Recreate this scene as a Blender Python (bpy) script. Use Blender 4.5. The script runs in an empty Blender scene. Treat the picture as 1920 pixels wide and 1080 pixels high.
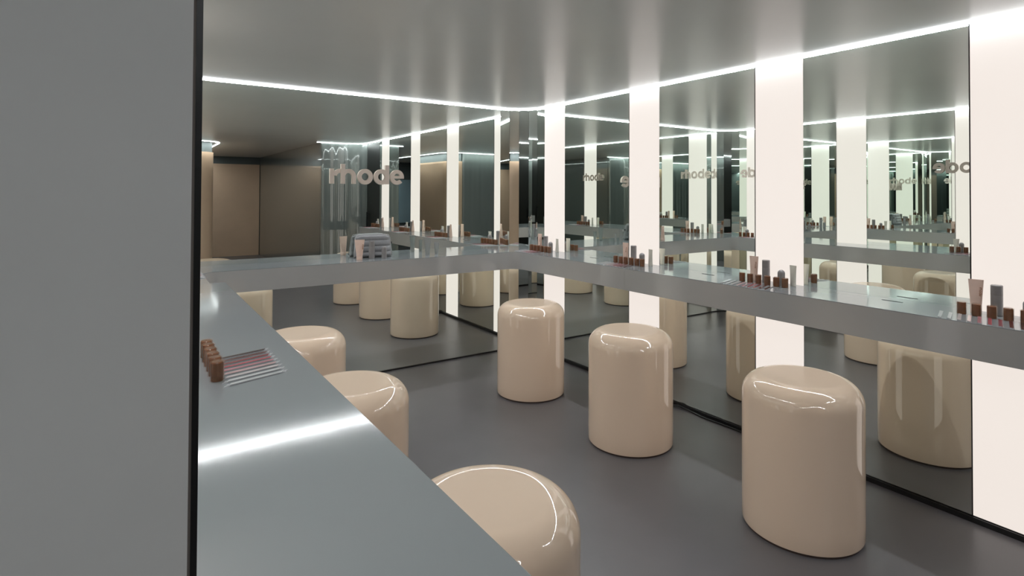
import bpy, bmesh, math
from mathutils import Matrix, Vector, Euler
PI = math.pi
sc = bpy.context.scene
C = sc.collection

# ------------------------------------------------------------------ camera, world, exposure
cam_d = bpy.data.cameras.new('camera'); cam = bpy.data.objects.new('camera', cam_d); C.objects.link(cam)
cam_d.sensor_fit = 'HORIZONTAL'; cam_d.sensor_width = 36.0
cam_d.lens = 36.0 * 1072.8 / 1920.0
cam_d.shift_x = -0.0115; cam_d.shift_y = -0.10147
cam_d.clip_start = 0.02; cam_d.clip_end = 100
cam.matrix_world = (Matrix.Translation((0, 0, 1.6)) @ Matrix.Rotation(-0.60333, 4, 'Z')
                    @ Matrix.Rotation(PI / 2 + 0.01438, 4, 'X') @ Matrix.Rotation(0.003886, 4, 'Z'))
sc.camera = cam
w = bpy.data.worlds.new('world'); sc.world = w; w.use_nodes = True
w.node_tree.nodes['Background'].inputs[0].default_value = (.8, .85, .9, 1)
w.node_tree.nodes['Background'].inputs[1].default_value = 0.05
vs = sc.view_settings
vs.view_transform = 'Standard'; vs.look = 'None'; vs.gamma = 1; vs.use_curve_mapping = False
vs.exposure = 0.0
sc.cycles.max_bounces = 24; sc.cycles.glossy_bounces = 16; sc.cycles.diffuse_bounces = 5
sc.cycles.transmission_bounces = 8; sc.cycles.transparent_max_bounces = 16
sc.cycles.caustics_reflective = True; sc.cycles.blur_glossy = 0.5; sc.cycles.sample_clamp_indirect = 6

COL = (1.0, .905, .835); COL_S = .85       # lit column colour, strength
LED = (.94, .97, 1.0); LED_S = 5.0; LED_D = 150.0   # ceiling strip: side lip, downward lens

# ------------------------------------------------------------------ room dimensions (metres)
XW, YW = 3.413, 4.909      # right mirror wall x, left mirror wall y
XO = .06                   # opposite mirror wall
YO = .62                   # its near end
ZC = 2.45                  # ceiling
RC = .32                   # radius of the faceted corners
ZT, ZB = 1.033, .872       # counter top, counter underside
DC = .355                  # counter depth
YE = -.25                  # end wall
COLY = (4.4315, 3.2505, 2.088, .91); CW = .163

# ------------------------------------------------------------------ materials
def mat(name, col, rough=.5, metal=0, spec=.5, coat=0, emit=None, es=0, var=0, vscale=6, bump=0, bscale=40, sheen=0, aniso=None, trans=0):
    m = bpy.data.materials.new(name); m.use_nodes = True
    nt = m.node_tree; b = nt.nodes['Principled BSDF']
    b.inputs['Base Color'].default_value = (*col, 1); b.inputs['Roughness'].default_value = rough
    b.inputs['Metallic'].default_value = metal; b.inputs['Specular IOR Level'].default_value = spec
    b.inputs['Coat Weight'].default_value = coat; b.inputs['Coat Roughness'].default_value = .03
    if sheen: b.inputs['Sheen Weight'].default_value = sheen
    if trans: b.inputs['Transmission Weight'].default_value = trans
    if emit:
        b.inputs['Emission Color'].default_value = (*emit, 1); b.inputs['Emission Strength'].default_value = es
    if var or bump:
        tc = nt.nodes.new('ShaderNodeTexCoord')
    if var:
        n = nt.nodes.new('ShaderNodeTexNoise'); n.inputs['Scale'].default_value = vscale; n.inputs['Detail'].default_value = 4
        nt.links.new(tc.outputs['Object'], n.inputs['Vector'])
        r = nt.nodes.new('ShaderNodeValToRGB')
        r.color_ramp.elements[0].position = .3; r.color_ramp.elements[1].position = .7
        r.color_ramp.elements[0].color = (*[c * (1 - var) for c in col], 1)
        r.color_ramp.elements[1].color = (*[min(1, c * (1 + var)) for c in col], 1)
        nt.links.new(n.outputs[0], r.inputs[0]); nt.links.new(r.outputs[0], b.inputs['Base Color'])
    if bump:
        n2 = nt.nodes.new('ShaderNodeTexNoise'); n2.inputs['Scale'].default_value = bscale; n2.inputs['Detail'].default_value = 3
        nt.links.new(tc.outputs['Object'], n2.inputs['Vector'])
        bp = nt.nodes.new('ShaderNodeBump'); bp.inputs['Strength'].default_value = bump; bp.inputs['Distance'].default_value = .01
        nt.links.new(n2.outputs[0], bp.inputs['Height']); nt.links.new(bp.outputs[0], b.inputs['Normal'])
    return m

def clearish(name, col, alpha, rough=.15):
    m = bpy.data.materials.new(name); m.use_nodes = True
    nt = m.node_tree; b = nt.nodes['Principled BSDF']
    b.inputs['Base Color'].default_value = (*col, 1); b.inputs['Roughness'].default_value = rough
    b.inputs['Alpha'].default_value = alpha
    return m

M = dict(
    mirror=mat('mirror_glass', (.90, .95, .915), 0.0, 1, .5),
    edge=mat('dark_edge', (.012, .012, .013), .35),
    backing=mat('dark_backing', (.02, .02, .02), .6),
    column=mat('lit_diffuser', (.12, .12, .12), .5, emit=COL, es=COL_S, var=.03, vscale=2),
    led=mat('led_strip', (.9, .9, .9), .5, emit=LED, es=LED_S),
    ledd=mat('led_lens', (.9, .9, .9), .5, emit=LED, es=LED_D),
    ceil=mat('ceiling_lacquer', (.74, .76, .745), .27, spec=.75, var=.02, vscale=1.5),
    floor=mat('floor_resin', (.138, .130, .136), .33, spec=.45, var=.05, vscale=3, bump=.02, bscale=300),
    stool=mat('cream_gloss', (.90, .70, .53), .5, spec=0.0, coat=1, var=.015, vscale=2),
    plinth=mat('stool_plinth', (.05, .03, .025), .6),
    counter=mat('counter_lacquer', (.41, .41, .405), .075, spec=.65, var=.02, vscale=3),
    top=mat('counter_glass_top', (.265, .285, .295), .085, spec=.9, var=.015, vscale=3),
    dark=mat('dark_gloss', (.115, .132, .125), .07, spec=.6, coat=.5),
    black=mat('black_door', (.006, .007, .006), .35),
    brown=mat('brown_panel', (.74, .52, .36), .4, var=.05, vscale=2),
    white=mat('white_paint', (.72, .71, .69), .6, var=.02),
    grey=mat('grey_paint', (.13, .15, .15), .5, var=.03),
    blue=mat('pale_blue', (.42, .56, .64), .3, var=.08, vscale=1.2),
    letter=mat('taupe_letter', (.76, .65, .57), .45, var=.02),
    lettertxt=mat('brown_print', (.28, .12, .06), .5),
    amber=mat('brown_tint', (.115, .032, .006), .2, coat=.4, var=.25, vscale=60),
    case=clearish('clear_case', (.72, .45, .28), .11, .12),
    pink=mat('pink_tube', (.72, .52, .43), .38, var=.04, vscale=20),
    cream=mat('cream_tube', (.66, .62, .54), .35, var=.04, vscale=20),
    silver=mat('grey_bottle', (.25, .235, .235), .25, spec=.6, var=.05, vscale=20),
    frost=clearish('frosted_grey', (.33, .345, .34), .72, .22),
    bag=mat('quilted_satin', (.20, .20, .21), .33, sheen=.4, var=.04, vscale=12, bump=.15, bscale=60),
    piping=mat('bag_piping', (.42, .42, .43), .4),
    cable=mat('black_cable', (.01, .01, .01), .4),
    slot=mat('slot_metal', (.03, .035, .035), .3, .6),
)
M['stool'].node_tree.nodes['Principled BSDF'].inputs['Coat IOR'].default_value = 1.8
for k_ in ('dark',):
    M[k_].node_tree.nodes['Principled BSDF'].inputs['Coat Weight'].default_value = 1
    M[k_].node_tree.nodes['Principled BSDF'].inputs['Coat IOR'].default_value = 2.0
    M[k_].node_tree.nodes['Principled BSDF'].inputs['Roughness'].default_value = .3
M['stool'].node_tree.nodes['Principled BSDF'].inputs['Coat Roughness'].default_value = .015
SW = [(.55, .56, .56), (.60, .60, .60), (.62, .56, .55), (.60, .40, .40), (.50, .22, .25), (.42, .08, .10), (.25, .03, .04), (.12, .03, .03), (.05, .02, .02)]
SWM = [mat('swatch_tint_%d' % i, c, .2, coat=.5, var=.1, vscale=30) for i, c in enumerate(SW)]
M['acrylic'] = clearish('swatch_acrylic', (.75, .76, .78), .35, .08)

# ------------------------------------------------------------------ helpers
def link(name, bm, m, parent=None, smooth=False, ang=None):
    me = bpy.data.meshes.new(name); bmesh.ops.recalc_face_normals(bm, faces=bm.faces); bm.to_mesh(me); bm.free()
    ms = m if isinstance(m, (list, tuple)) else [m]
    for x in ms: me.materials.append(x)
    if smooth:
        for p in me.polygons: p.use_smooth = True
    if ang is not None:
        me.shade_smooth() if hasattr(me, 'shade_smooth') else None
        me.set_sharp_from_angle(angle=math.radians(ang))
    o = bpy.data.objects.new(name, me); C.objects.link(o)
    if parent: o.parent = parent
    return o
def tag(o, label, cat, group=None, kind=None):
    if label: o['label'] = label
    if cat: o['category'] = cat
    if group: o['group'] = group
    if kind: o['kind'] = kind
    return o
def empty(name, loc, rz=0):
    o = bpy.data.objects.new(name, None); C.objects.link(o); o.location = loc; o.rotation_euler = (0, 0, rz)
    o.empty_display_size = .05
    return o
def struct(name, bm, m, label, **k):
    o = link(name, bm, m, **k); o['kind'] = 'structure'; o['label'] = label; o['category'] = k.get('cat', name.split('_')[0]); return o
def box(bm, x0, y0, z0, x1, y1, z1, bev=0):
    t = bmesh.new()
    vs_ = [t.verts.new(p) for p in ((x0, y0, z0), (x1, y0, z0), (x1, y1, z0), (x0, y1, z0), (x0, y0, z1), (x1, y0, z1), (x1, y1, z1), (x0, y1, z1))]
    for f in ((0, 3, 2, 1), (4, 5, 6, 7), (0, 1, 5, 4), (1, 2, 6, 5), (2, 3, 7, 6), (3, 0, 4, 7)): t.faces.new([vs_[i] for i in f])
    if bev: bmesh.ops.bevel(t, geom=t.edges[:], offset=bev, segments=2, affect='EDGES', profile=.5)
    join(bm, t)
def join(bm, t):
    me = bpy.data.meshes.new('tmp'); t.to_mesh(me); t.free(); bm.from_mesh(me); bpy.data.meshes.remove(me)
def prism(bm, pts, z0, z1, bev=0):
    t = bmesh.new()
    a = [t.verts.new((x, y, z0)) for x, y in pts]; b = [t.verts.new((x, y, z1)) for x, y in pts]
    n = len(pts)
    t.faces.new(a[::-1]); top = t.faces.new(b)
    for i in range(n): t.faces.new((a[i], a[(i + 1) % n], b[(i + 1) % n], b[i]))
    if bev: bmesh.ops.bevel(t, geom=[e for e in top.edges], offset=bev, segments=2, affect='EDGES', profile=.5)
    join(bm, t)
def lathe(bm, prof, n=64, cx=0, cy=0, sx=1, sy=1):
    t = bmesh.new(); rings = []
    for r, z in prof:
        if r < 1e-6: rings.append([t.verts.new((cx, cy, z))])
        else: rings.append([t.verts.new((cx + r * sx * math.cos(2 * PI * i / n), cy + r * sy * math.sin(2 * PI * i / n), z)) for i in range(n)])
    for p, q in zip(rings, rings[1:]):
        for i in range(n):
            j = (i + 1) % n
            if len(p) == 1: t.faces.new((p[0], q[j], q[i]))
            elif len(q) == 1: t.faces.new((p[i], p[j], q[0]))
            else: t.faces.new((p[i], p[j], q[j], q[i]))
    join(bm, t)
def sweep(bm, path, section, closed=False):
    """section: list of (side, up); path: list of Vector3; up = z"""
    t = bmesh.new(); rings = []
    n = len(path)
    for i, p in enumerate(path):
        a = path[max(0, i - 1)]; b = path[min(n - 1, i + 1)]
        d = (b - a).normalized(); side = Vector((d.y, -d.x, 0)).normalized(); up = side.cross(d)
        rings.append([t.verts.new(p + side * u + up * v) for u, v in section])
    k = len(section)
    for p, q in zip(rings, rings[1:]):
        for i in range(k): t.faces.new((p[i], p[(i + 1) % k], q[(i + 1) % k], q[i]))
    t.faces.new(rings[0]); t.faces.new(rings[-1][::-1])
    join(bm, t)
def circ(r, n=8): return [(r * math.cos(2 * PI * i / n), r * math.sin(2 * PI * i / n)) for i in range(n)]
def arc(cx, cy, r, a0, a1, n):
    return [(cx + r * math.cos(math.radians(a0 + (a1 - a0) * i / n)), cy + r * math.sin(math.radians(a0 + (a1 - a0) * i / n))) for i in range(n + 1)]
def copy_tree(o, parent=None):
    c = o.copy(); C.objects.link(c)
    if parent: c.parent = parent
    for ch in list(o.children): copy_tree(ch, c)
    return c

# ------------------------------------------------------------------ setting
bm = bmesh.new(); box(bm, -3.5, -6.2, -.1, 6.2, 5.6, 0); struct('floor', bm, M['floor'], 'smooth seamless grey resin floor')
bm = bmesh.new(); box(bm, -3.5, -6.2, ZC, 6.2, 5.6, ZC + .1); struct('ceiling', bm, M['ceil'], 'glossy grey lacquered ceiling')
bm = bmesh.new(); box(bm, XO - .2, YW + .008, 0, XW + .2, YW + .15, ZC); struct('wall_left', bm, M['backing'], 'wall behind the left mirror')
bm = bmesh.new(); box(bm, XW + .012, .04, 0, XW + .2, YW + .008, ZC); struct('wall_right', bm, M['backing'], 'wall behind the right mirror panels and lit columns')
bm = bmesh.new(); box(bm, -1.7, YO, 0, XO - .012, YW + .008, ZC)
struct('wall_opposite', bm, M['white'], 'thick white partition facing the right mirrors')
# end wall: glossy, gently rippled, curving into the right wall
def ripple_wall(name, path, thick, label, m=None, amp=.004):
    out = []; s = 0
    for i, p in enumerate(path):
        a = path[max(0, i - 1)]; b = path[min(len(path) - 1, i + 1)]
        d = Vector((b[0] - a[0], b[1] - a[1])).normalized(); nrm = Vector((-d.y, d.x))
        if i: s += math.hypot(p[0] - path[i - 1][0], p[1] - path[i - 1][1])
        k = amp * (math.sin(s * 23) * .5 + math.sin(s * 9 + 1) * .6 + .35 * math.sin(s * 51))
        out.append((Vector(p) + nrm * k, Vector(p) - nrm * thick))
    t = bmesh.new()
    nz = 2
    f = [[t.verts.new((a.x, a.y, z)) for a, b in out] for z in (0, ZC)]
    g = [[t.verts.new((b.x, b.y, z)) for a, b in out] for z in (0, ZC)]
    n = len(out)
    for i in range(n - 1):
        t.faces.new((f[0][i], f[0][i + 1], f[1][i + 1], f[1][i])); t.faces.new((g[0][i + 1], g[0][i], g[1][i], g[1][i + 1]))
        t.faces.new((f[0][i], g[0][i], g[0][i + 1], f[0][i + 1])); t.faces.new((f[1][i + 1], g[1][i + 1], g[1][i], f[1][i]))
    for i in (0, n - 1): t.faces.new((f[0][i], f[1][i], g[1][i], g[0][i]))
    return struct(name, t, m or M['dark'], label, ang=50)
def dense(pts, step=.02):
    out = []
    for a, b in zip(pts, pts[1:]):
        n = max(1, int(math.hypot(b[0] - a[0], b[1] - a[1]) / step))
        out += [(a[0] + (b[0] - a[0]) * i / n, a[1] + (b[1] - a[1]) * i / n) for i in range(n)]
    return out + [pts[-1]]
ripple_wall('wall_near', dense([(XW, .05)] + arc(XW - .3, YE + .3, .3, 0, -90, 12)[1:] + [(2.71, YE)])[::-1], .05, 'dark glossy rippled end wall curving to the right wall')
ripple_wall('wall_back', dense([(-3.4, -1.2), (.86, -1.2)]), .12, 'dark glossy rippled wall behind the camera')
bm = bmesh.new(); prism(bm, arc(.9, -1.5, .3, 97, 0, 16) + [(1.2, -2.95), (1.02, -2.95), (1.02, -1.5), (.86, -1.33)], 0, ZC - .18); struct('wall_passage', bm, M['brown'], 'warm brown wall rounding into the passage', ang=30)
bm = bmesh.new(); box(bm, .55, -5.9, 0, 2.7, -5.86, ZC - .18); struct('wall_passage_end', bm, M['brown'], 'warm brown wall at the end of the passage')
bm = bmesh.new(); prism(bm, arc(.9, -1.5, .28, 95, 0, 16) + [(1.18, -2.95), (1.02, -2.95), (1.02, -1.5), (.88, -1.33)], ZC - .18, ZC); struct('trim_1', bm, M['grey'], 'grey band above the brown wall')
bm = bmesh.new(); box(bm, -3.5, -6.1, 0, 3.6, -5.9, ZC); struct('wall_far', bm, M['grey'], 'grey far wall of the passage')
bm = bmesh.new(); box(bm, 2.71, -5.9, 0, 2.9, YE - .06, ZC); struct('wall_passage_right', bm, M['dark'], 'dark wall on the far side of the passage')
bm = bmesh.new(); box(bm, -3.5, -5.9, 0, -3.3, 5.5, ZC); struct('wall_outer', bm, M['grey'], 'grey outer wall')
bm = bmesh.new(); box(bm, XW, .05, 0, XW + .1, .655, ZC - .03, .003); d1 = struct('door_1', bm, M['black'], 'black full height door in the right wall')
bm = bmesh.new(); box(bm, XW - .04, .12, .95, XW - .015, .14, 1.25, .004); box(bm, XW - .03, .12, .97, XW, .14, .99); box(bm, XW - .03, .12, 1.21, XW, .14, 1.23)
link('door_handle', bm, M['slot'], d1)
bm = bmesh.new(); box(bm, -.5, -5.9, .7, .4, -5.87, 1.95, .004); tag(link('wall_panel', bm, M['blue']), 'pale blue panel hanging on the far wall of the passage', 'panel')

# black skirting strips
bm = bmesh.new(); box(bm, XW - .012, .66, 0, XW + .012, YW - RC, .026); struct('baseboard_right', bm, M['edge'], 'thin black skirting under the right mirror panels')
bm = bmesh.new(); box(bm, XO + RC, YW - .008, 0, XW - RC, YW + .008, .014); struct('baseboard_left', bm, M['edge'], 'thin black skirting under the left mirror')
bm = bmesh.new(); box(bm, XO - .012, YO, 0, XO + .012, YW - RC, .026); struct('baseboard_opposite', bm, M['edge'], 'thin black skirting under the opposite mirrors')

# ------------------------------------------------------------------ mirrors
ZM0, ZM1 = .014, ZC - .012
def panel(name, x0, y0, x1, y1, z0, label, axis):
    """mirror sheet; thin dark edge behind"""
    bm = bmesh.new(); box(bm, min(x0, x1), min(y0, y1), z0, max(x0, x1), max(y0, y1), ZM1)
    o = link(name, bm, [M['mirror'], M['edge']])
    for p in o.data.polygons:
        n = p.normal
        p.material_index = 0 if n.dot(axis) > .9 else 1
    return tag(o, label, 'mirror', 'mirror panels')
G = .004
panel('mirror_panel', XO + RC, YW, XW - RC, YW + .006, ZM0, 'one wide floor-to-ceiling mirror of the left wall, behind the taupe letters', Vector((0, -1, 0)))
segs = [(COLY[1] + CW, COLY[0] - CW), (COLY[2] + CW, COLY[1] - CW), (COLY[3] + CW, COLY[2] - CW), (.66, COLY[3] - CW)]
labs = ['mirror panel on the right wall between the first and second lit columns from the corner',
        'mirror panel on the right wall between the second and third lit columns from the corner',
        'mirror panel on the right wall between the third and fourth lit columns from the corner',
        'narrow mirror strip on the right wall beside the black door']
for (a, b), l in zip(segs, labs): panel('mirror_panel', XW, a + G, XW + .006, b - G, .03, l, Vector((-1, 0, 0)))
labs = [l.replace('right wall', 'opposite wall').replace('beside the black door', 'at its near end') for l in labs]
for (a, b), l in zip(segs, labs): panel('mirror_panel', XO - .006, a + G, XO, b - G, .03, l, Vector((1, 0, 0)))
def corner(cx, cy, a0, a1, label, name='corner_mirror'):
    root = empty(name, (cx, cy, 0)); tag(root, label, 'mirror', 'faceted corner mirrors')
    pts = arc(0, 0, RC, a0, a1, 5); outp = arc(0, 0, RC + .007, a0, a1, 5)
    for i in range(5):
        t = bmesh.new()
        a, b, c, d = pts[i], pts[i + 1], outp[i + 1], outp[i]
        k = .0006 / math.hypot(b[0] - a[0], b[1] - a[1])
        a2 = (a[0] + (b[0] - a[0]) * k, a[1] + (b[1] - a[1]) * k); b2 = (b[0] - (b[0] - a[0]) * k, b[1] - (b[1] - a[1]) * k)
        prism(t, [a2, b2, c, d], ZM0, ZM1)
        o = link('mirror_facet', t, [M['mirror'], M['edge']], root)
        mid = Vector(((a[0] + b[0]) / 2, (a[1] + b[1]) / 2, 0)).normalized()
        for p in o.data.polygons: p.material_index = 0 if p.normal.dot(mid) < -.9 else 1
    t = bmesh.new(); o1 = arc(0, 0, RC + .008, a0, a1, 5); o2 = arc(0, 0, RC + .014, a0, a1, 5)
    prism(t, o1 + o2[::-1], 0, ZM1); link('backing', t, M['backing'], root)
    return root
corner(XW - RC, YW - RC, 0, 90, 'corner mirror of five narrow facets joining the left and right mirror walls')
corner(XO + RC, YW - RC, 90, 180, 'corner mirror of five narrow facets at the far left end of the left wall')

# ------------------------------------------------------------------ lit columns
def column(x, y, side, label):
    root = empty('light_column', (x, y, 0)); tag(root, label, 'light', 'lit columns set between the mirrors')
    s = side
    bm = bmesh.new(); box(bm, min(0, s * .008), -CW + .001, .03, max(0, s * .008), CW - .001, ZC - .01, .0015); link('diffuser', bm, M['column'], root)
    bm = bmesh.new(); box(bm, min(0, s * .006), -CW, .0265, max(0, s * .006), CW, .0298); link('base_trim', bm, M['edge'], root)
    return root
nm = ['nearest the mirrored corner', 'second from the mirrored corner', 'third from the mirrored corner', 'beside the black door']
for y, n in zip(COLY, nm): column(XW + .001, y, 1, 'tall glowing white column in the right wall, ' + n)
nm[3] = 'fourth from the corner'
for y, n in zip(COLY, nm): column(XO - .001, y, -1, 'tall glowing white column in the opposite wall, ' + n)

# ------------------------------------------------------------------ ceiling light strips
e = .015
def led_strip(bm):
    o = link('ceiling_light_strip', bm, [M['led'], M['ledd']])
    for p in o.data.polygons: p.material_index = 1 if p.normal.z < -.9 else 0
    return o
pth = [(XO + e, YO)] + arc(XO + RC, YW - RC, RC - e, 180, 90, 14) + arc(XW - RC, YW - RC, RC - e, 90, 0, 14) + arc(XW - .32, YE + .32, .32 - e, 0, -90, 10) + [(2.63, YE + e)]
bm = bmesh.new(); sweep(bm, [Vector((x, y, ZC - .012)) for x, y in pth], [(-.0055, .001), (.0055, .001), (.0055, .0095), (-.0055, .0095)])
tag(led_strip(bm), 'bright white light line running around the ceiling edge above the mirrors', 'light')
e2 = .09
pth = [(-3.3, -1.2 + e2)] + arc(.9, -1.5, .3 + e2, 90, 0, 12) + [(1.2 + e2, -5.8)]
bm = bmesh.new(); sweep(bm, [Vector((x, y, ZC - .012)) for x, y in pth], [(-.0055, .001), (.0055, .001), (.0055, .0095), (-.0055, .0095)])
tag(led_strip(bm), 'white light line at the ceiling over the brown passage wall', 'light')

# ------------------------------------------------------------------ counters
ri = .11     # inner front corner radius
g = .0015
def counter(outer_front, wall_side, label, slots=()):
    """two parts: apron body and thin glossy worktop"""
    pts = outer_front + wall_side
    root = empty('wall_counter', (pts[0][0], pts[0][1], ZB)); ox, oy = pts[0]
    tag(root, label, 'counter', 'wall counters')
    L = [(x - ox, y - oy) for x, y in pts]
    bm = bmesh.new(); prism(bm, L, 0, ZT - .004 - ZB); link('apron', bm, M['counter'], root, ang=14)
    bm = bmesh.new(); prism(bm, L, ZT - .004 - ZB, ZT - ZB, .0015); link('worktop', bm, M['top'], root, ang=14)
    for sx, sy in slots:
        bm = bmesh.new(); box(bm, sx - .006 - ox, sy - .05 - oy, ZT - ZB, sx + .006 - ox, sy + .05 - oy, ZT - ZB + .0015, .0005); link('slot', bm, M['slot'], root)
    return root
SEAM = 3.106
xo1, xf, yf = XO + g, XW - DC, YW - DC
wallL = arc(XW - RC, YW - RC, RC - g, 0, 90, 5)
wallO = arc(XO + RC, YW - RC, RC - g, 90, 180, 5)
front = [(xf, SEAM)] + arc(xf - ri, yf - ri, ri, 0, 90, 10) + arc(XO + DC + ri, yf - ri, ri, 90, 180, 10) + [(XO + DC, 4.0)]
wall = [(XO + g, 4.0)] + wallO[::-1] + wallL[::-1] + [(XW - g, SEAM)]
counter(front, wall, 'long grey counter under the left mirror, turning the mirrored corner to the seam', [(3.33, 3.75)])
counter([(xf, .7), (xf, SEAM - .0015)], [(XW - g, SEAM - .0015), (XW - g, .7)], 'grey counter along the right mirrors, from the seam to the right edge', [(3.325, 2.56), (3.325, 1.39)])
XFO = .497
counter([(XO + g, YO + .01), (XFO, YO + .01)], [(XFO, 3.9985), (XO + g, 3.9985)], 'grey counter in the near left foreground with a blurred light reflection')

# ------------------------------------------------------------------ stools
RS, HS, FS = .269, .717, .098
def make_stool():
    root = empty('stool', (0, 0, 0))
    prof = [(0, .008), (RS - .012, .008), (RS - .002, .012), (RS, .02)] + [(RS, .02 + (HS - FS - .02) * i / 8) for i in range(1, 9)]
    for i in range(1, 13):
        a = math.radians(90 * i / 12); prof.append((RS - FS + FS * math.cos(a), HS - FS + FS * math.sin(a) * .98))
    zt = prof[-1][1]
    prof += [(r, zt) for r in (.165, .12, .06)] + [(0, zt)]
    bm = bmesh.new(); lathe(bm, prof, 96); link('body', bm, M['stool'], root, ang=40)
    bm = bmesh.new(); lathe(bm, [(0, 0), (RS - .008, 0), (RS - .008, .010), (0, .010)], 64); link('plinth', bm, M['plinth'], root, ang=40)
    return root
proto = make_stool()
stools = [
    (2.6735, 3.7715, 'glossy cream drum stool standing alone nearest the mirrored corner of the counter'),
    (2.6866, 2.6743, 'glossy cream drum stool second from the corner, in front of the second lit column'),
    (2.69, 1.53, 'third cream drum stool from the corner under the right counter, largest in view'),
    (.900, 3.764, 'farthest cream drum stool on the left side, standing behind two others'),
    (.851, 2.647, 'cream drum stool at left, its front half hidden by the foreground counter'),
    (.871, 1.441, 'cream drum stool at the bottom, mostly cut off beside the foreground counter'),
]
for i, (x, y, l) in enumerate(stools):
    o = proto if i == 0 else copy_tree(proto)
    o.location = (x, y, 0); tag(o, l, 'stool', 'cream drum stools')

# ------------------------------------------------------------------ sign letters (geometric, drawn as outlines)
def ring_pts(cx, cz, ro, ri_, a0=0, a1=360, n=48):
    o = [(cx + ro * math.cos(math.radians(a0 + (a1 - a0) * i / n)), cz + ro * math.sin(math.radians(a0 + (a1 - a0) * i / n))) for i in range(n + 1)]
    q = [(cx + ri_ * math.cos(math.radians(a0 + (a1 - a0) * i / n)), cz + ri_ * math.sin(math.radians(a0 + (a1 - a0) * i / n))) for i in range(n + 1)]
    return o, q
def strip(t, o, q, dep, closed=False):
    n = len(o)
    A = [t.verts.new((x, -dep, z)) for x, z in o]; B = [t.verts.new((x, -dep, z)) for x, z in q]
    A2 = [t.verts.new((x, 0, z)) for x, z in o]; B2 = [t.verts.new((x, 0, z)) for x, z in q]
    for i in range(n - 1):
        t.faces.new((A[i], A[i + 1], B[i + 1], B[i])); t.faces.new((A2[i + 1], A2[i], B2[i], B2[i + 1]))
        t.faces.new((A[i], A2[i], A2[i + 1], A[i + 1])); t.faces.new((B[i], B[i + 1], B2[i + 1], B2[i]))
    if not closed:
        for i in (0, n - 1): t.faces.new((A[i], B[i], B2[i], A2[i]))
    else: bmesh.ops.remove_doubles(t, verts=t.verts[:], dist=1e-6)
def letter_bm(ch, dep):
    """unit: metres at sign size; baseline z=0, x from 0; stroke s"""
    s = .0355; xh = .128; asc = .169; t = bmesh.new()
    def bx(x0, z0, x1, z1): box(t, x0, -dep * 1.03, z0, x1, 0, z1)
    def ring(cx, cz, rx, rz, w=s, a0=0, a1=360, n=56):
        u = bmesh.new(); o = []; q = []
        for i in range(n + 1):
            a = math.radians(a0 + (a1 - a0) * i / n); o.append((cx + rx * math.cos(a), cz + rz * math.sin(a))); q.append((cx + (rx - w) * math.cos(a), cz + (rz - w) * math.sin(a)))
        strip(u, o, q, dep, a1 - a0 == 360); join(t, u)
    if ch == 'r':
        bx(0, 0, s, xh)
        ring(s + .052, xh - .0655, .0655 + .0, .0655, s, 90, 172, 14); bx(s + .050, xh - s, .079, xh)
        wd = .083
    elif ch == 'h':
        bx(0, 0, s, asc); ring(.0655, .0645, .0645, .0645, s, 0, 168, 28); bx(.130 - s, 0, .130, .066); wd = .130
    elif ch == 'o':
        ring(.068, .064, .068, .068, s); wd = .136
    elif ch == 'd':
        ring(.0675, .064, .0675, .068, s); bx(.137 - s, 0, .137, asc); wd = .137
    elif ch == 'e':
        ring(.0645, .064, .0645, .067, .0345, -9, 318); bx(.030, .052, .1285, .0765); wd = .129
    return t, wd
POS = {'r': 0.0, 'h': .093, 'o': .237, 'd': .384, 'e': .533}
def make_sign(loc, rz, scale, dep, label, mt='letter', name='wall_sign', parent=None, child='letter'):
    root = parent or empty(name, loc, rz)
    for k, ch in enumerate('rhode'):
        t, wd = letter_bm(ch, dep / scale)
        bmesh.ops.scale(t, verts=t.verts[:], vec=(scale, scale, scale)); bmesh.ops.translate(t, verts=t.verts[:], vec=(POS[ch] * scale, 0, 0))
        link(child, t, M[mt], root)
    if not parent: tag(root, label, 'sign', 'rhode signs')
    return root
make_sign((1.390, YW - .001, 1.667), 0, 1.0, .012, 'largest taupe sign reading rhode, fixed on the left mirror')
for y, l in ((4.67, 'small taupe sign reading rhode over the corner column of the opposite wall'), (2.44, 'small taupe sign reading rhode over the third column of the opposite wall')):
    make_sign((XO + .011, y - .53, 1.81), PI / 2, .80, .007, l)

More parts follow.
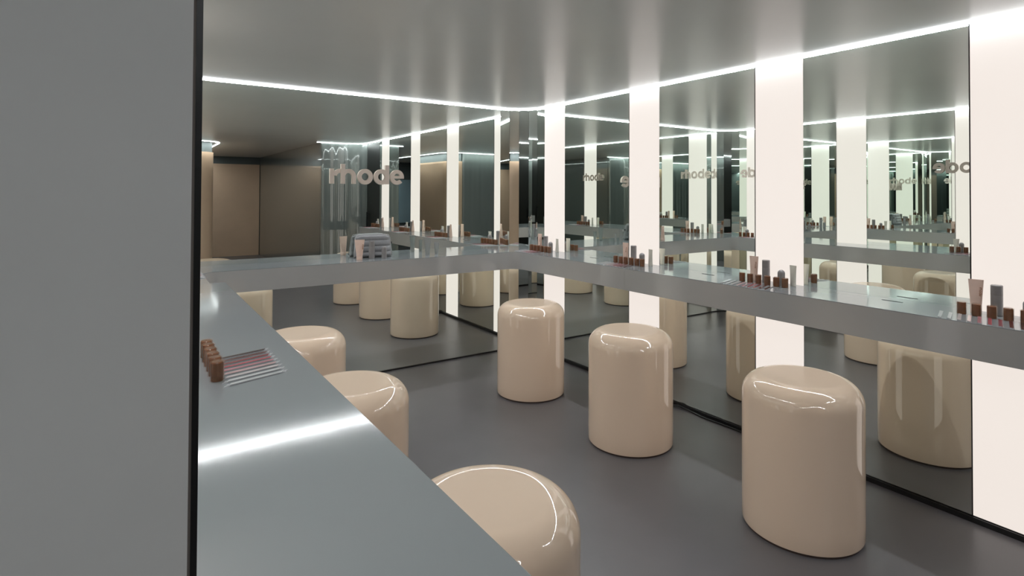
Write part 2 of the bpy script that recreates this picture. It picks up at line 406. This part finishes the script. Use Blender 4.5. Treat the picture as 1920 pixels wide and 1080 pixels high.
# ------------------------------------------------------------------ cosmetics
def tube_bm(w0, d0, w1, h0, h1, n=32, steps=14, flat=.004):
    """body of a squeeze tube standing on its cap: round at h0, flat crimp at h1"""
    t = bmesh.new(); rings = []
    for k in range(steps + 1):
        f = k / steps; z = h0 + (h1 - h0) * f
        g_ = f ** 1.25
        a = w0 / 2 + (w1 / 2 - w0 / 2) * f; b = d0 / 2 + (flat / 2 - d0 / 2) * g_
        if f > .93: b = flat / 2
        rings.append([t.verts.new((a * math.cos(2 * PI * i / n), b * math.sin(2 * PI * i / n), z)) for i in range(n)])
    for p, q in zip(rings, rings[1:]):
        for i in range(n): t.faces.new((p[i], p[(i + 1) % n], q[(i + 1) % n], q[i]))
    t.faces.new(rings[0][::-1]); t.faces.new(rings[-1])
    return t
def make_tube(name, w0, w1, h, body, cap, text=True, capf=.17):
    root = empty(name, (0, 0, 0)); hc = h * capf
    bm = bmesh.new(); lathe(bm, [(0, 0), (w0 * .47, 0), (w0 * .49, .002), (w0 * .49, hc - .002), (w0 * .46, hc), (0, hc)], 32); link('cap', bm, cap, root, ang=40)
    link('tube_body', tube_bm(w0 * .96, w0 * .94, w1, hc, h), body, root, ang=50)
    if text:
        tx = empty('lettering', (0, 0, 0)); bpy.data.objects.remove(tx)
        t = bmesh.new()
        for ch in 'rhode':
            u, wd = letter_bm(ch, .004); bmesh.ops.translate(u, verts=u.verts[:], vec=(POS[ch], 0, 0)); join(t, u)
        s = .042 / .66
        # turned upright: text runs up the tube, on its front face
        bmesh.ops.transform(t, matrix=Matrix.Translation((w1 * .26, -w0 * .36, h * .55)) @ Matrix.Rotation(math.radians(-11), 4, 'X') @ Matrix.Rotation(PI / 2, 4, 'Y') @ Matrix.Scale(s, 4), verts=t.verts[:])
        bmesh.ops.translate(t, verts=t.verts[:], vec=(0, 0, .042 * .9))
        link('lettering', t, M['lettertxt'], root)
    return root
def make_bottle(h, r):
    root = empty('cream_bottle', (0, 0, 0)); hc = h * .34
    bm = bmesh.new(); lathe(bm, [(0, 0), (r - .002, 0), (r, .002), (r, h - hc - .001), (r - .001, h - hc), (0, h - hc)], 32); link('bottle_body', bm, M['silver'], root, ang=40)
    bm = bmesh.new(); lathe(bm, [(0, h - hc), (r - .0005, h - hc), (r, h - hc + .002), (r, h - .003), (r - .003, h), (0, h)], 32); link('cap', bm, M['silver'], root, ang=40)
    return root
def make_dome(h, r):
    root = empty('dome_bottle', (0, 0, 0)); hb = h * .3
    bm = bmesh.new(); lathe(bm, [(0, 0), (r - .002, 0), (r, .002), (r, hb), (0, hb)], 32); link('bottle_body', bm, M['silver'], root, ang=40)
    prof = [(0, hb), (r, hb + .001), (r, h - r)] + [(r * math.cos(math.radians(a)), h - r + r * math.sin(math.radians(a))) for a in range(10, 90, 10)] + [(0, h)]
    bm = bmesh.new(); lathe(bm, prof, 32); link('dome_cap', bm, M['silver'], root, ang=40)
    return root
def make_tint():
    root = empty('lip_tint', (0, 0, 0)); r, h = .0212, .060
    bm = bmesh.new(); lathe(bm, [(0, .001), (r - .0035, .001), (r - .003, .003), (r - .003, h - .006), (r - .006, h - .003), (0, h - .003)], 24); link('tint_core', bm, M['amber'], root, ang=40)
    bm = bmesh.new(); lathe(bm, [(0, 0), (r, 0), (r, h - .004), (r - .004, h), (0, h)], 24); link('clear_case', bm, M['case'], root, ang=40)
    return root
def make_swatches():
    """slanted row of nine clear sticks, each painted with a tint; local x to the right along the counter, y into the wall"""
    root = empty('swatch_fan', (0, 0, 0))
    for i in range(9):
        x0 = -.16 + i * .0375; t = bmesh.new()
        p = [(x0, -.115), (x0 + .020, -.125), (x0 - .055 + .020, .055), (x0 - .055, .065)]
        prism(t, p, 0, .003, .0008); s = link('swatch_stick', t, M['acrylic'], root)
        t = bmesh.new(); c = [sum(v[0] for v in p) / 4, sum(v[1] for v in p) / 4]
        p2 = [(c[0] + (a - c[0]) * .82, c[1] + (b - c[1]) * .86) for a, b in p]
        prism(t, p2, .003, .0042); link('tint_smear', t, SWM[i], s)
    return root
P = dict(tint=make_tint(), pink=make_tube('cream_tube', .044, .060, .160, M['pink'], M['pink']), bottle=make_bottle(.142, .0235),
         dome=make_dome(.096, .0215), tube=make_tube('cleanser_tube', .034, .052, .126, M['cream'], M['cream'], False), fan=make_swatches())
used = set()
def put(kind, x, y, rz, label, cat, group, z=ZT):
    if kind in used: o = copy_tree(P[kind])
    else: o = P[kind]; used.add(kind)
    o.location = (x, y, z + .0003); o.rotation_euler = (0, 0, rz); tag(o, label, cat, group); return o
def station(wx, cy, side, where):
    """wx wall plane x, side=+1 for the right wall, -1 for the opposite wall"""
    def pl(dx, dy): return (wx - dx, cy + dy) if side > 0 else (wx + dx, cy - dy)
    rz = -PI / 2 if side > 0 else PI / 2
    ords = ['first', 'second', 'third', 'fourth', 'fifth', 'sixth']
    for k, dy in enumerate((.150, .092, .034, -.026, -.086, -.142)):
        x, y = pl(.163, dy); put('tint', x, y, rz, ords[k] + ' brown lip tint from the pink tube, ' + where, 'lip tint', 'brown lip tints on the counters')
    x, y = pl(.083, .118); put('pink', x, y, rz + .12, 'tall pale pink tube ' + where, 'tube', 'pink cream tubes')
    x, y = pl(.068, .043); put('bottle', x, y, rz, 'grey cylinder bottle beside the pink tube, ' + where, 'bottle', 'grey cylinder bottles')
    x, y = pl(.103, -.082); put('dome', x, y, rz, 'small dome-topped grey bottle ' + where, 'bottle', 'dome-topped bottles')
    x, y = pl(.067, -.137); put('tube', x, y, rz - .2, 'slim cream tube flared at the top, ' + where, 'tube', 'slim cream tubes')
    x, y = pl(.235, .022); put('fan', x, y, rz, 'slanted row of lip colour swatches ' + where, 'swatches', 'lip swatch rows')
ws = ['before the corner lit column', 'before the big front lit column', 'before the third lit column', 'before the lit column by the black door']
for cy, wh in zip(COLY, ws): station(XW, cy, 1, wh)
station(XO, COLY[0], -1, 'before the opposite wall\'s corner column')
station(XO, COLY[2], -1, 'before the opposite wall\'s third column')

# items under the big sign on the left counter
wl = 'on the left counter '
t = make_tube('cream_tube', .050, .082, .168, M['pink'], M['pink']); t.location = (1.578, 4.689, ZT + .0003); t.rotation_euler = (0, 0, -.30)
tag(t, 'large pale pink tube standing in front of the grey quilted pouch', 'tube', 'pink cream tubes')
t = make_bottle(.152, .0245); t.location = (1.699, 4.735, ZT + .0003); tag(t, 'tall grey bottle in front of the middle of the quilted pouch', 'bottle', 'grey cylinder bottles')
t = make_dome(.106, .0215); t.location = (1.793, 4.695, ZT + .0003); tag(t, 'dome-topped grey bottle at the right end of the quilted pouch', 'bottle', 'dome-topped bottles')
def frosted(w0, w1, h, x, y, rz, l):
    t = make_tube('frosted_tube', w0, w1, h, M['frost'], M['frost'], False, .12); t.location = (x, y, ZT + .0003); t.rotation_euler = (0, 0, rz); tag(t, l, 'tube', 'frosted grey tubes')
frosted(.040, .068, .152, 2.217, 4.742, -.25, 'taller frosted grey tube standing right of the pouch on the left counter')
frosted(.032, .048, .110, 2.303, 4.735, -.35, 'shorter frosted grey tube right of the taller frosted tube')

# quilted pouch
def make_pouch():
    root = empty('quilted_pouch', (0, 0, 0)); W, Hh, D = .165, .195, .058
    nx, nz = 48, 60; t = bmesh.new()
    def half(z):   # half width: top narrower
        f = z / Hh; return W * (1 - .09 * f)
    def prof(u, z):   # u -1..1 across, returns thickness
        f = z / Hh
        base = D * (1 - .45 * f)
        k = (1 - abs(u) ** 5) ** .5
        seam = abs(math.sin(PI * (f * 4.0))) ** .45
        endz = min(1, f * 9) ** .5 * min(1, (1 - f) * 12 + .0) ** .5
        return base * k * (.80 + .20 * seam) * endz
    fr = {}; bk = {}
    for i in range(nx + 1):
        for j in range(nz + 1):
            u = -1 + 2 * i / nx; z = Hh * j / nz; f = z / Hh
            cr = 1 - .10 * max(0, abs(u) - .72) / .28 * (f > .86) * (f - .86) / .14
            x = half(z) * u * (1 if f > .04 else .97 + .75 * f)
            th = prof(u, z); zz = z * cr
            a = t.verts.new((x, -th + .025 * f, zz)); fr[i, j] = a
            bk[i, j] = a if i in (0, nx) or j in (0, nz) else t.verts.new((x, th * .8 + .025 * f, zz))
    for i in range(nx):
        for j in range(nz):
            for gdict, fl in ((fr, 0), (bk, 1)):
                q = [gdict[i, j], gdict[i + 1, j], gdict[i + 1, j + 1], gdict[i, j + 1]]
                q = list(dict.fromkeys(q))
                if len(q) < 3: continue
                try: t.faces.new(q[::-1] if fl else q)
                except ValueError: pass
    link('pouch_body', t, M['bag'], root, smooth=True)
    # piping around the front panel
    path = []
    for a in [(-1, z) for z in (.06, .3, .6, .85)] + [(-.93, .97)] + [(u, 1.0) for u in (-.6, 0, .6)] + [(.93, .97)] + [(1, z) for z in (.85, .6, .3, .06)]:
        z = Hh * a[1]; path.append(Vector((half(z) * a[0] * .985, -.004 - .026 * (1 - a[1]) + .02 * a[1], z)))
    bm = bmesh.new(); t2 = bmesh.new(); rings = []
    for i, p in enumerate(path):
        d = (path[min(i + 1, len(path) - 1)] - path[max(i - 1, 0)]).normalized(); s = d.cross(Vector((0, 1, 0))).normalized(); u = s.cross(d)
        rings.append([t2.verts.new(p + s * .003 * math.cos(2 * PI * k / 8) + u * .003 * math.sin(2 * PI * k / 8)) for k in range(8)])
    for p, q in zip(rings, rings[1:]):
        for k in range(8): t2.faces.new((p[k], p[(k + 1) % 8], q[(k + 1) % 8], q[k]))
    t2.faces.new(rings[0]); t2.faces.new(rings[-1][::-1]); join(bm, t2)
    link('piping', bm, M['piping'], root, smooth=True)
    bm = bmesh.new(); box(bm, W * .93, .0, Hh * .56, W * .93 + .012, .012, Hh * .66, .002); link('zip_pull', bm, M['slot'], root)
    return root
b = make_pouch(); b.location = (1.745, 4.835, ZT + .0003); b.rotation_euler = (0, 0, -.10)
tag(b, 'grey satin quilted pouch leaning on the left mirror under the rhode sign', 'pouch')

# black cable by the skirting
pts = [Vector(p) for p in [(3.385, 2.98, .006), (3.37, 2.93, .006), (3.378, 2.87, .016), (3.392, 2.80, .010), (3.385, 2.72, .006), (3.376, 2.60, .006), (3.384, 2.40, .006), (3.378, 2.1, .006), (3.386, 1.7, .006)]]
fine = []
for i in range(len(pts) - 1):
    p0 = pts[max(0, i - 1)]; p1 = pts[i]; p2 = pts[i + 1]; p3 = pts[min(len(pts) - 1, i + 2)]
    for k in range(6):
        s = k / 6; fine.append(.5 * ((2 * p1) + (p2 - p0) * s + (2 * p0 - 5 * p1 + 4 * p2 - p3) * s * s + (3 * p1 - p0 - 3 * p2 + p3) * s ** 3))
fine.append(pts[-1])
bm = bmesh.new(); sweep(bm, fine, circ(.006)); tag(link('power_cable', bm, M['cable'], smooth=True), 'black cable lying on the floor along the right mirror skirting', 'cable')
